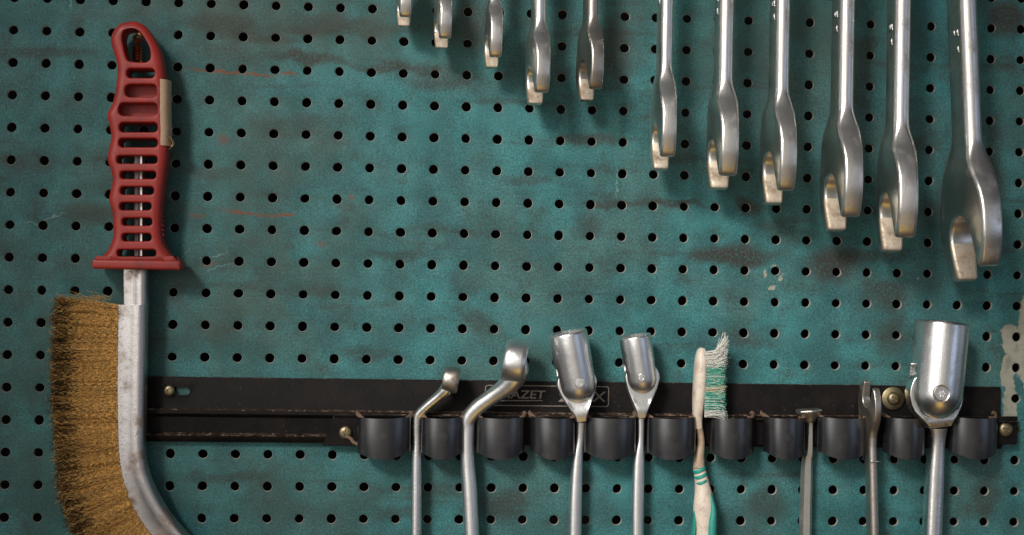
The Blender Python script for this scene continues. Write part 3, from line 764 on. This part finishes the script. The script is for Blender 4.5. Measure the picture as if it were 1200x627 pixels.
# flexible socket wrenches
def flex(label, top, axb, pin, R, shaft, neckw, nod, tongue, pinr, kind, group, mat, prof2):
    """top,pin: px of the socket mouth centre and of the pin; R socket radius px"""
    h = R*PX+0.0075
    root = tool_root('flex_socket_wrench', label, 'wrench', shaft[0][0], shaft[0][1], 0.011, group)
    s = px2m(h+R*PX*0.5); Rm = R*s
    c = P(pin[0], pin[1], h+Rm*0.8); c.y = -h; t = P(top[0], top[1], h+0.000)
    c = P(axb[0], axb[1], h)
    ax = (t-c); ln = ax.length; ax.normalize(); ax = (ax+Vector((0, -math.tan(nod), 0))).normalized()
    # socket
    bm = bmesh.new()
    prof = []
    for k in range(11):
        a = PI/2*k/10; prof.append((Rm*0.985*math.sin(a), -Rm*1.02*math.cos(a)))
    prof += [(Rm*1.0, ln*0.25), (Rm*1.01, ln*0.6), (Rm*1.025, ln*0.955), (Rm*1.01, ln*0.985), (Rm*0.97, ln), (Rm*0.86, ln*0.998), (Rm*0.80, ln*0.97), (Rm*0.78, ln*0.42), (0, ln*0.40)]
    n = len(prof)
    def rf(j, th, r):
        if j in (n-2, n-3, n-4): return r*(1-0.035*(1-abs(((th*12/(2*PI)) % 1)*2-1)))
        return r
    lathe(bm, prof, seg=96, rfun=rf)
    o = obj('socket', bm, mat)
    cut = bmesh.new(); box(cut, -Rm*1.5, Rm*1.5, -Rm*0.36, Rm*0.36, -Rm*1.5, Rm*1.02)
    bevel(cut, Rm*0.08, 2)
    boolean(o, cut)
    # orientation: local z -> ax, keep local y facing the board normal
    zz = ax; yy = Vector((0, 1, 0)); xx = yy.cross(zz).normalized(); yy = zz.cross(xx)
    Mx = Matrix((xx, yy, zz)).transposed()
    o.parent = root; o.location = c-Vector(root.location); o.rotation_euler = Mx.to_euler()
    # tongue: flat disc and taper held between the cheeks
    rad = tongue[0]*s; cc = LP(root, axb[0]+tongue[1], axb[1], h)
    nk = LP(root, shaft[-1][0], shaft[-1][1], h)
    dz = nk-cc; L = math.hypot(dz.x, dz.z); dirn = Vector((dz.x, dz.z))/L; nr = Vector((-dirn.y, dirn.x))
    poly = []
    for k in range(25):
        a = PI*(-0.0)+PI*k/24
        q = Vector((cc.x, cc.z))-dirn*math.sin(a)*rad+nr*math.cos(a)*rad; poly.append(q)
    wn_ = neckw*s/2
    for f_, w_ in prof2: poly.append(Vector((cc.x, cc.z))+dirn*L*f_-nr*max(rad*w_, wn_))
    poly.append(Vector((nk.x, nk.z))-nr*wn_); poly.append(Vector((nk.x, nk.z))+nr*wn_)
    for f_, w_ in prof2[::-1]: poly.append(Vector((cc.x, cc.z))+dirn*L*f_+nr*max(rad*w_, wn_))
    T0 = Rm*0.31
    def half(a_, b_):
        f_ = (Vector((a_, b_))-Vector((cc.x, cc.z))).dot(dirn)/L
        return T0*(1+0.45*smooth(f_, 0.5, 0.75)-0.3*smooth(f_, 0.78, 1.0))
    bm = bmesh.new(); slab(bm, poly, [], half, lambda a_, b_: 0.0007, grid=Rm*0.16)
    for v in bm.verts: v.co = Vector((v.co.y, cc.y+v.co.x, v.co.z))
    # shaft
    pts = catmull([LP(root, a[0], a[1], a[2]) for a in shaft], 7)
    rr = catmull([(a[3]*px2m(a[2])/2, a[4]*px2m(a[2])/2, 0) for a in shaft], 7)
    sweep(bm, pts, [(r.x, r.y) for r in rr], seg=28, sup=2.7)
    obj('shaft', bm, mat, root)
    # pin
    pr = pinr*s
    pb = bmesh.new(); lathe(pb, [(pr, -0.003), (pr, 0.0002), (pr*0.9, 0.0006), (pr*0.45, 0.0007), (pr*0.40, 0.0003), (0, 0.0003)], axis=Vector((0, -1, 0)), seg=28)
    if kind == 'torx':
        pb.free(); pb = bmesh.new(); lathe(pb, [(pr, -0.003), (pr, 0.0004), (pr*0.92, 0.0008), (0, 0.0008)], axis=Vector((0, -1, 0)), seg=32)
    po = obj('pin', pb, M_SATIN)
    if kind == 'torx':
        cut = bmesh.new(); nn = 36; ra = [pr*(0.42+0.10*math.cos(6*2*PI*k/nn)) for k in range(nn)]
        va = [cut.verts.new((ra[k]*math.cos(2*PI*k/nn), -0.002, ra[k]*math.sin(2*PI*k/nn))) for k in range(nn)]
        vb = [cut.verts.new((ra[k]*math.cos(2*PI*k/nn), 0.0022, ra[k]*math.sin(2*PI*k/nn))) for k in range(nn)]
        cut.faces.new(va); cut.faces.new(vb[::-1])
        for k in range(nn): cut.faces.new((va[k], va[k-1], vb[k-1], vb[k]))
        boolean(po, cut)
        rb2 = bmesh.new(); lathe(rb2, [(pr*1.0, 0.0), (pr*1.22, 0.0005), (pr*1.22, 0.0002), (pr*1.05, -0.002)], axis=Vector((0, -1, 0)), seg=32)
        obj('collar', rb2, M_DARKST, po)
    po.parent = root; pc = LP(root, pin[0], pin[1], h+Rm); po.location = (pc.x, -(h+Rm*0.985)-root.location.y, pc.z)
    return root
G3 = 'flexible socket wrenches in the clips'
flex('mid-sized flexible socket wrench leaning left in front of the printed frame on the rail', (664.5, 389), (676.5, 450), (679.5, 449), 22.6,
     [(672.5, 720, .012, 15, 16), (674, 600, .012, 15, 16), (676.5, 540, .012, 12.5, 15), (679.5, 515, .012, 11, 14), (681, 494, .014, 11, 11)], 11, D(3), (23.6, -0.8), 6, 'plain', G3, M_SATIN, [(0.25, 0.86), (0.45, 0.68), (0.65, 0.48), (0.85, 0.30)])
flex('smallest flexible socket wrench, leaning slightly left beside the toothbrush', (743.3, 393), (751.5, 443), (752, 443), 18.8,
     [(747, 720, .012, 14.5, 15), (747, 600, .012, 14.5, 15), (748.5, 540, .012, 13.5, 14), (750.5, 515, .012, 9, 12), (751, 490, .013, 9, 10)], 9, D(3), (20.6, 0.6), 5, 'plain', G3, M_SATIN, [(0.25, 0.86), (0.45, 0.68), (0.65, 0.48), (0.85, 0.30)])
flex('largest flexible socket wrench with thick bright socket and star screw, farthest right', (1106, 378), (1096.5, 461), (1103, 461), 32.3,
     [(1089, 720, .014, 22, 26), (1092, 627, .014, 22, 25), (1095, 560, .014, 21, 24), (1097.5, 520, .015, 19, 21), (1098.5, 500, .017, 24, 18)], 27, D(-4), (33, -2.0), 8.6, 'torx', G3, M_CHROME, [(0.25, 0.97), (0.45, 0.88), (0.65, 0.70), (0.85, 0.50)])

# small edge-on open wrench pointing up
open_wrench('open_end_wrench', 'little tarnished open-end wrench standing jaw-up in the clips beside the washer', 1019, 474, 0.019, 0.0250, 0.0058, 0.20, D(7), D(-2.3), flip=True, mat=M_DARKST, fr=0.40, tr=0.95, marks=False)

# flat key with a flared end
root = tool_root('flat_key', 'thin flat steel key with a flared square end, between toothbrush and little wrench', 'key', 943, 720, .010)
bm = bmesh.new()
st = [(941, 720, .010, 16, 12), (943.5, 627, .010, 15.5, 12), (945.5, 545, .010, 14, 12), (948, 530, .011, 11, 11), (949, 500, .012, 8.5, 10), (949, 492, .013, 8.5, 10)]
pts = catmull([LP(root, a[0], a[1], a[2]) for a in st], 5)
rr = catmull([(a[3]*px2m(a[2])/2, a[4]*px2m(a[2])/2, 0) for a in st], 5)
sweep(bm, pts, [(r.x, r.y) for r in rr], seg=6)
obj('blade', bm, M_KEY, root)
bm = bmesh.new(); k5 = []
for (y, wl_, wr_, d0) in ((495, 4.3, 4.5, .0028), (490, 7, 6.5, .0036), (485, 12.5, 10, .0050), (481.5, 14.5, 11.5, .0062), (479.5, 13.5, 11.0, .0060)):
    a = LP(root, 949-wl_, y+1, .013); b = LP(root, 949+wr_, y-1.0, .013)
    k5.append([bm.verts.new((a.x, a.y-d0, a.z)), bm.verts.new(((a.x+b.x)/2, a.y-d0*1.35, (a.z+b.z)/2)), bm.verts.new((b.x, b.y-d0, b.z)), bm.verts.new((b.x, b.y+d0, b.z)), bm.verts.new((a.x, a.y+d0, a.z))])
for i in range(4):
    for k in range(5): bm.faces.new((k5[i][k], k5[i][(k+1) % 5], k5[i+1][(k+1) % 5], k5[i+1][k]))
bm.faces.new(k5[0]); bm.faces.new(k5[-1][::-1]); bevel(bm, 0.0003, 1)
obj('flared_end', bm, M_KEY, root)

# ------------------------------------------------------------------ toothbrush
root = tool_root('toothbrush', 'used white and green toothbrush with splayed bristles standing head-up in the clips', 'toothbrush', 826, 720, .012)
bm = bmesh.new()
def tb(st, sup=2.6, seg=20):
    pts = catmull([LP(root, a[0], a[1], a[2]) for a in st], 6)
    rr = catmull([(a[3]*px2m(a[2])/2, a[4]*px2m(a[2])/2, 0) for a in st], 6)
    return pts, [(max(r.x, .0002), max(r.y, .0002)) for r in rr]
bm = bmesh.new(); p_, r_ = tb([(818.5, 501, .014, 9, 11), (817.5, 490, .015, 11, 14), (818.5, 470, .017, 14, 22), (820, 445, .018, 14.5, 26), (821, 425, .018, 14, 24), (822, 414, .018, 12, 18), (823, 409, .018, 8, 11), (823.3, 407.5, .018, 3, 4)])
sweep(bm, p_, r_, seg=24, sup=2.6); obj('brush_head', bm, M_CREAM, root)
bm = bmesh.new(); p_, r_ = tb([(819, 549, .013, 14, 16), (819, 535, .012, 13, 14), (821.5, 520, .012, 9, 12), (820.5, 508, .013, 8.5, 11), (818.5, 499, .014, 9, 11)])
sweep(bm, p_, r_, seg=20); obj('neck', bm, M_STAIN, root)
bm = bmesh.new(); p_, r_ = tb([(829, 720, .014, 20, 24), (826, 650, .014, 24, 24), (825, 610, .014, 26, 24), (825, 590, .014, 25, 23), (823.5, 573, .013, 19, 20), (821.5, 560, .013, 16, 18), (819, 548, .013, 14, 16)])
sweep(bm, p_, r_, seg=24); hd_ = obj('handle', bm, M_CREAM, root)
bm = bmesh.new(); p_, r_ = tb([(838, 720, .0155, 14, 22), (833, 640, .0155, 14, 24), (833, 614, .0155, 14, 24), (834.3, 598, .0152, 10.5, 22), (832.5, 584, .0148, 6.5, 17), (830, 573, .014, 2, 6)])
sweep(bm, p_, r_, seg=20); obj('rubber_grip', bm, M_GREEN, hd_)
bm = bmesh.new(); p_, r_ = tb([(810.5, 720, .0155, 6, 18), (811.3, 640, .0155, 5, 18), (813, 615, .0155, 4, 16), (813.5, 598, .015, 1, 4)])
sweep(bm, p_, r_, seg=14); obj('rubber_grip', bm, M_GREEN, hd_)
for y, x in ((550, 819.3), (557, 820.8), (564, 822.0)):
    bm = bmesh.new(); p_, r_ = tb([(x+1.3, y+2.4, .0133, 14.2, 16), (x+.8, y+1.5, .0133, 16.0, 18.6), (x-.6, y-0.6, .0133, 15.7, 18.3), (x-1.1, y-1.6, .0133, 13.5, 15.5)])
    for q in p_: q.z += (q.x-p_[0].x)*0
    sweep(bm, p_, r_, seg=20); obj('stripe', bm, M_GREEN, hd_)
M_BW = paint('white bristle', (0.60, 0.58, 0.52), rough=0.6, dirt=0.4, dirtcol=(0.25, 0.2, 0.14), scale=400)
M_BG = paint('green bristle', (0.05, 0.34, 0.24), rough=0.6, dirt=0.3, scale=400)
M_BY = paint('yellowed bristle', (0.42, 0.38, 0.22), rough=0.6, dirt=0.4, scale=400)
def wire(bm, pts, r0, r1, seg=3, mi=0):
    n = len(pts); rings = []
    for i, p in enumerate(pts):
        t = (pts[min(i+1, n-1)]-pts[max(i-1, 0)]).normalized()
        a = t.cross(Vector((0.13, 1, 0.21))).normalized(); b = a.cross(t)
        r = r0+(r1-r0)*i/(n-1)
        rings.append([bm.verts.new(p+(a*math.cos(2*PI*k/seg)+b*math.sin(2*PI*k/seg))*r) for k in range(seg)])
    for i in range(n-1):
        for k in range(seg): bm.faces.new((rings[i][k], rings[i][(k+1) % seg], rings[i+1][(k+1) % seg], rings[i+1][k])).material_index = mi
rnd = random.Random(3)
bb = {0: bmesh.new(), 1: bmesh.new(), 2: bmesh.new()}
rowsb = [(416, 0), (422, 0), (428, 0), (433.5, 1), (439, 1), (444.5, 1), (450, 1), (456, 2), (461.5, 1), (467, 1), (472.5, 1), (478, 1), (484, 0)]
for y, m_ in rowsb:
    for dcol in range(4):
        hh = .013+.0032*dcol
        for q in range(62):
            y1 = y+rnd.gauss(0, 1.8); h1 = hh+rnd.gauss(0, .0005)
            up = max(0, (440-y))/24
            spread = rnd.gauss(0, 2.6)
            x2 = 848+rnd.gauss(0, 2.2)-(1.5 if m_ else 0); y2 = y1+spread-up*rnd.uniform(2, 17)*(1.0)+(2 if y > 470 else 0)
            if y < 424 and rnd.random() < 0.35: x2 += 2; y2 -= rnd.uniform(0, 7)
            xm = 838+rnd.gauss(0, .6); ym = y1+spread*0.3-up*1.5
            h2 = h1+rnd.gauss(0, .0022)
            pts = catmull([LP(root, 825.5, y1, h1), LP(root, xm, ym, (h1+h2)/2), LP(root, x2, y2, h2)], 3)
            wire(bb[m_ if rnd.random() > 0.2 else 0], pts, 0.00012, 0.00009, mi=0)
for m_, nm, mt in ((0, 'bristles', M_BW), (1, 'bristles', M_BG), (2, 'bristles', M_BY)):
    o = obj(nm, bb[m_], mt, root, smooth=False); o['kind'] = 'stuff'
    o['label'] = ('white frayed bristles', 'green worn bristles', 'yellowed bristles')[m_]

# ------------------------------------------------------------------ wire brush
HB = 0.016
broot = tool_root('wire_brush', 'curved brass wire brush with a slotted red plastic handle hanging at the left', 'wire brush', 160, 317, HB)
def mm(px, py, h=HB):
    p = P(px, py, h); return (p.x-broot.location.x, p.z-broot.location.z)
outl = [(155.6, 26.8), (140.7, 31.5), (132.6, 44), (133, 56), (137.2, 68.3), (139.7, 83.3), (138, 102), (134, 122), (128, 135), (130.4, 148.4), (132.4, 162), (129.5, 177), (128, 188), (132.2, 202), (134, 212), (131, 226), (130, 236), (133.5, 250), (134.5, 264), (134.3, 278.5), (128, 294), (119, 303.5), (117, 309),
        (206, 309), (204, 302), (195.5, 290), (191, 276), (190.5, 251), (193, 224), (195.8, 202.6), (198, 175), (196.8, 137.5), (195.5, 105), (194, 83.3), (189.5, 61.6), (179, 41), (168.5, 30)]
op = catmull([(*mm(*p), 0) for p in outl], 5, closed=True)
op = [(q.x, q.y) for q in op]
loop = [(156, 34.5), (149, 38), (146, 46), (147.5, 57), (150, 67), (153.5, 73.8), (164, 75.3), (174.6, 75), (179, 69.7), (177.5, 56), (170, 42), (163.5, 35.5)]
holes = [[(q.x, q.y) for q in catmull([(*mm(*p), 0) for p in loop], 4, closed=True)]]
slots = [(151.6, 184, 82.7, 93.6), (149.5, 187, 101, 115.8), (142, 188, 122.6, 137.5), (143, 187.4, 145.3, 156.5), (142.5, 187.4, 163.7, 174), (140, 187, 183.7, 193), (144, 185.5, 201.7, 210.7), (144, 183, 219.7, 229), (143.4, 180, 238, 247), (146, 181, 256, 265), (146, 180, 274, 283), (140.5, 185.5, 292.7, 301)]
for x0, x1, y0_, y1_ in slots:
    r = (y1_-y0_)*0.42; L_ = []
    for cx, cy, a0 in ((x0+r, y0_+r, 180), (x1-r, y0_+r, 270), (x1-r, y1_-r, 0), (x0+r, y1_-r, 90)):
        for k in range(6):
            a = math.radians(a0+18*k); L_.append(mm(cx+r*math.cos(a), cy+r*math.sin(a)))
    holes.append(L_)
bm = bmesh.new()
slab(bm, op, holes, lambda a, b: 0.0098, lambda a, b: 0.0046, grid=0.0032, rings=6, holer=0.0011)
for v in bm.verts: v.co = Vector((v.co.y, v.co.x, v.co.z))
hnd = obj('handle', bm, M_RED, broot)
# inner web closing the upper slots, and small grip ribs on the right edge
bm = bmesh.new(); a = mm(143, 99); b = mm(190, 140)
box(bm, a[0], b[0], 0.001, 0.003, b[1], a[1]); obj('web', bm, M_RED, hnd, smooth=False)
for i in range(14):
    bm = bmesh.new()
    y = 205+i*5.4; x = 192.8-2.6*math.sin((y-200)/80*PI*0.9)
    c = mm(x, y); lathe(bm, [(0, -0.005), (0.0008, -0.0045), (0.0008, 0.0045), (0, 0.005)], axis=Vector((0, 1, 0)), origin=Vector((c[0], 0, c[1])), seg=10)
    obj('grip_rib', bm, M_RED, hnd)
# guard
bm = bmesh.new(); a = mm(108, 303.2, HB+.01); b = mm(212, 316.8, HB+.01)
box(bm, a[0], b[0], -0.0115, 0.0115, b[1], a[1]); bevel(bm, 0.0022, 4); obj('hand_guard', bm, M_RED, hnd)
# tape
bm = bmesh.new(); st = [(193.5, 94.5), (194.0, 120), (194.3, 150), (194.5, 172.5)]
a = mm(189.8, 95); b = mm(197.2, 172)
rows = []
for k in range(13):
    f_ = k/12; zz = a[1]+(b[1]-a[1])*f_; xo = 0.0011*f_+noise.noise(Vector((f_*6, 0, 5)))*0.0003
    sec = []
    for s in range(11):
        g_ = s/10; ang = g_*PI*0.62
        xx = a[0]+xo+0.0005+(b[0]-a[0]+0.0006)*math.sin(min(ang, PI/2)); yy = -0.0101+0.0098*(1-math.cos(ang))*0.8
        sec.append((xx, yy))
    rows.append([bm.verts.new((x, y, zz)) for x, y in sec]+[bm.verts.new((x-0.0004, y+0.0006, zz)) for x, y in sec[::-1]])
for i in range(12):
    for k in range(len(rows[0])): bm.faces.new((rows[i][k], rows[i][(k+1) % len(rows[0])], rows[i+1][(k+1) % len(rows[0])], rows[i+1][k]))
bm.faces.new(rows[0]); bm.faces.new(rows[-1][::-1])
obj('tape', bm, M_TAPE, hnd)
bm = bmesh.new(); pts = catmull([Vector((*[mm(198.5, 160)[0]], -.004, mm(198, 160)[1])), Vector((mm(203, 165)[0], -.005, mm(203, 165)[1])), Vector((mm(203.5, 170)[0], -.003, mm(203, 170)[1])), Vector((mm(199, 175)[0], -.002, mm(199, 175)[1]))], 5)
sweep(bm, pts, [(0.0004, 0.003)]*len(pts), seg=8); obj('tape_end', bm, M_TAPE, hnd)
# steel strip: edges left/right
LE = [(158, 180, 170), (158, 240, 170), (145.5, 318, 174.5), (145.5, 350, 174.5)]
def fstrip(name, stations, hh, y_front, mat):
    """stations (xl, yl, xr, yr)"""
    bm = bmesh.new(); rings = []
    S_ = catmull([(a[0], a[1], 0) for a in stations], 5); T_ = catmull([(a[2], a[3], 0) for a in stations], 5)
    for l, r in zip(S_, T_):
        a = mm(l.x, l.y); b = mm(r.x, r.y); a = Vector((a[0], 0, a[1])); b = Vector((b[0], 0, b[1])); d = b-a; w = d.length; d /= w
        sec = [(0, y_front+hh*2), (0, y_front+0.0004), (0.0004, y_front), (w*0.36, y_front-0.0003), (w*0.52, y_front-0.0013), (w*0.70, y_front-0.0021), (w*0.84, y_front-0.0021), (w*0.92, y_front-0.0012), (w*0.965, y_front+0.0006), (w, y_front+0.003), (w, y_front+hh*2-0.002), (w-0.002, y_front+hh*2)]
        rings.append([bm.verts.new(a+d*s+Vector((0, yy, 0))) for s, yy in sec])
    n = len(rings[0])
    for i in range(len(rings)-1):
        for k in range(n): bm.faces.new((rings[i][k], rings[i][(k+1) % n], rings[i+1][(k+1) % n], rings[i+1][k]))
    bm.faces.new(rings[0]); bm.faces.new(rings[-1][::-1])
    return obj(name, bm, mat, broot)
fstrip('tang', [(157.5, 178, 169.5, 178), (157.5, 240, 169.5, 240), (157.5, 300, 169.5, 300)], 0.002, -0.0015, M_FRAME)
fstrip('tang', [(145.5, 312, 174.2, 312), (145.5, 335, 174.2, 335), (145.8, 360, 174.2, 360)], 0.0035, -0.0034, M_FRAME)
EL = [(138, 357, 174, 357), (138, 400, 173.5, 400), (137.5, 450, 172.5, 450), (138, 500, 171.5, 500), (140, 538, 171.5, 533), (146, 567, 177, 557), (156, 593, 188, 581), (168, 613, 201, 602), (186, 636, 218, 622), (212, 660, 240, 642), (245, 682, 268, 660), (290, 700, 308, 676)]
frm = fstrip('frame', EL, 0.0040, -0.0042, M_FRAME)
# crimped teeth marks along the left edge
bm = bmesh.new()
EC = catmull([(a[0], a[1], 0) for a in EL[:9]], 10); acc_l = 0; rndc = random.Random(5)
for i in range(1, len(EC)):
    acc_l += (EC[i]-EC[i-1]).length
    if acc_l > 6.5:
        acc_l = 0; t = (EC[i]-EC[i-1]).normalized(); nrm = Vector((-t.y, t.x, 0))*-1
        c = EC[i]+Vector((abs(t.y), -t.x, 0))*rndc.uniform(3.5, 5.5)
        a = mm(c.x, c.y); b2 = mm(c.x+2.6*rndc.uniform(.6, 1.2), c.y-1.6)
        pts = [Vector((a[0], -0.0042, a[1])), Vector((b2[0], -0.0043, b2[1]))]
        sweep(bm, pts, [(0.00035, 0.0002)]*2, seg=6)
obj('crimp_marks', bm, M_DARKST, frm)
# bristles: crimped wires set in the strip, in tufts
rnd = random.Random(11)
base_c = catmull([(a[0]+1.5, a[1], 0) for a in EL], 12)
tips = [(64, 351), (62, 400), (61, 450), (62.5, 500), (65, 548), (72, 590), (84, 628), (104, 668), (135, 705), (175, 735), (215, 752), (262, 762)]
tip_c = catmull([(a[0], a[1], 0) for a in tips], 12)
cum = [0]
for i in range(1, len(base_c)): cum.append(cum[-1]+(base_c[i]-base_c[i-1]).length)
def at_len(s):
    for i in range(1, len(cum)):
        if cum[i] >= s:
            f = (s-cum[i-1])/(cum[i]-cum[i-1]); return base_c[i-1].lerp(base_c[i], f), tip_c[i-1].lerp(tip_c[i], f)
    return base_c[-1], tip_c[-1]
bmb = bmesh.new(); TOT = min(cum[-1], 400)
NW = 7600
for w_i in range(NW):
    layer = rnd.choice((0, 0, 0, 1, 1, 1, 2, 2, 3, 4, 5))
    sj = rnd.uniform(0, TOT); dep = -0.0042+layer*0.0013+rnd.gauss(0, 0.0003)
    b0, t0 = at_len(sj)
    nz = noise.noise(Vector((sj*0.07, layer*1.7, 0.5))); nz2 = noise.noise(Vector((sj*0.16, layer*2.1, 7.5)))
    tx = t0.x+6.0+rnd.gauss(0, 1.5)+nz*4-rnd.random()**5*7; ty = t0.y+nz2*5+rnd.gauss(0, 3.0)
    if sj < 6: ty += rnd.uniform(-1.5, 2)
    a = mm(b0.x, b0.y); b = mm(tx, ty)
    A = Vector((a[0], dep, a[1])); B = Vector((b[0], dep*1.7-0.001+rnd.gauss(0, 0.0014), b[1])); d = B-A; Ln = d.length; d /= Ln
    perp = Vector((-d.z, 0, d.x)); n_ = 26
    lam = rnd.uniform(0.0016, 0.0030); pp = nz*9+rnd.gauss(0, 1.4); am = rnd.uniform(0.0004, 0.0010); bow = rnd.gauss(0, 0.0009)
    pts = []
    for k in range(n_+1):
        f = k/n_
        pts.append(A+d*Ln*f+perp*(math.sin(f*Ln/lam*PI+pp)*am*(0.4+0.7*f)+bow*math.sin(f*PI))+Vector((0, math.cos(f*Ln/lam*PI+pp*1.7)*am*0.8, 0)))
    m0 = rnd.choice((0, 0, 0, 0, 1, 2, 2, 2)); dark = rnd.choice((1, 3, 3)) if rnd.random() < 0.75 else m0
    cutk = int(n_*rnd.gauss(0.74, 0.10))
    wire(bmb, pts[:cutk+1], 0.00022, 0.00020, mi=m0)
    if cutk < n_-1: wire(bmb, pts[cutk:], 0.00020, 0.00016, mi=dark)
# loose wires above the first tuft
for q in range(26):
    x0 = rnd.uniform(85, 135); y0_ = 352-rnd.uniform(0, 5); l_ = rnd.uniform(12, 32)
    a = mm(x0, y0_); b = mm(x0-l_, y0_-rnd.uniform(-3, 9)); A = Vector((a[0], rnd.uniform(-.003, .003), a[1])); B = Vector((b[0], A.y+rnd.uniform(-.002, .002), b[1]))
    pts = [A.lerp(B, k/10)+Vector((0, 0, math.sin(k*1.3+q)*0.0004)) for k in range(11)]
    wire(bmb, pts, 0.00014, 0.00012)
br = obj('bristles', bmb, M_BRASS, broot, smooth=False); br['kind'] = 'stuff'

# hook in the handle's eye
hook = tool_root('hook', 'rusty coiled wire hook holding up the red brush handle', 'hook', 161, 42, 0.004)
bm = bmesh.new()
hp = [LP(hook, 160, 76, .001), LP(hook, 160, 70, .006), LP(hook, 160, 62, .010), LP(hook, 162, 52, .014), LP(hook, 158, 44, .020), LP(hook, 163, 39.5, .026), LP(hook, 165, 46, .024), LP(hook, 160, 50, .018), LP(hook, 157, 43, .014)]
pts = catmull(hp, 7); sweep(bm, pts, [(0.0009, 0.0009)]*len(pts), seg=10, ref=Vector((0.3, 1, 0.2)))
for k in range(5):
    c = LP(hook, 160.5, 57+k*3.6, .008); cp = [c+Vector((0.0024*math.cos(t*PI/6), 0.0024*math.sin(t*PI/6), t*0.0001)) for t in range(13)]
    sweep(bm, cp, [(0.0007, 0.0007)]*13, seg=8, ref=Vector((0, 0, 1)))
obj('hook_wire', bm, M_COPPER, hook)
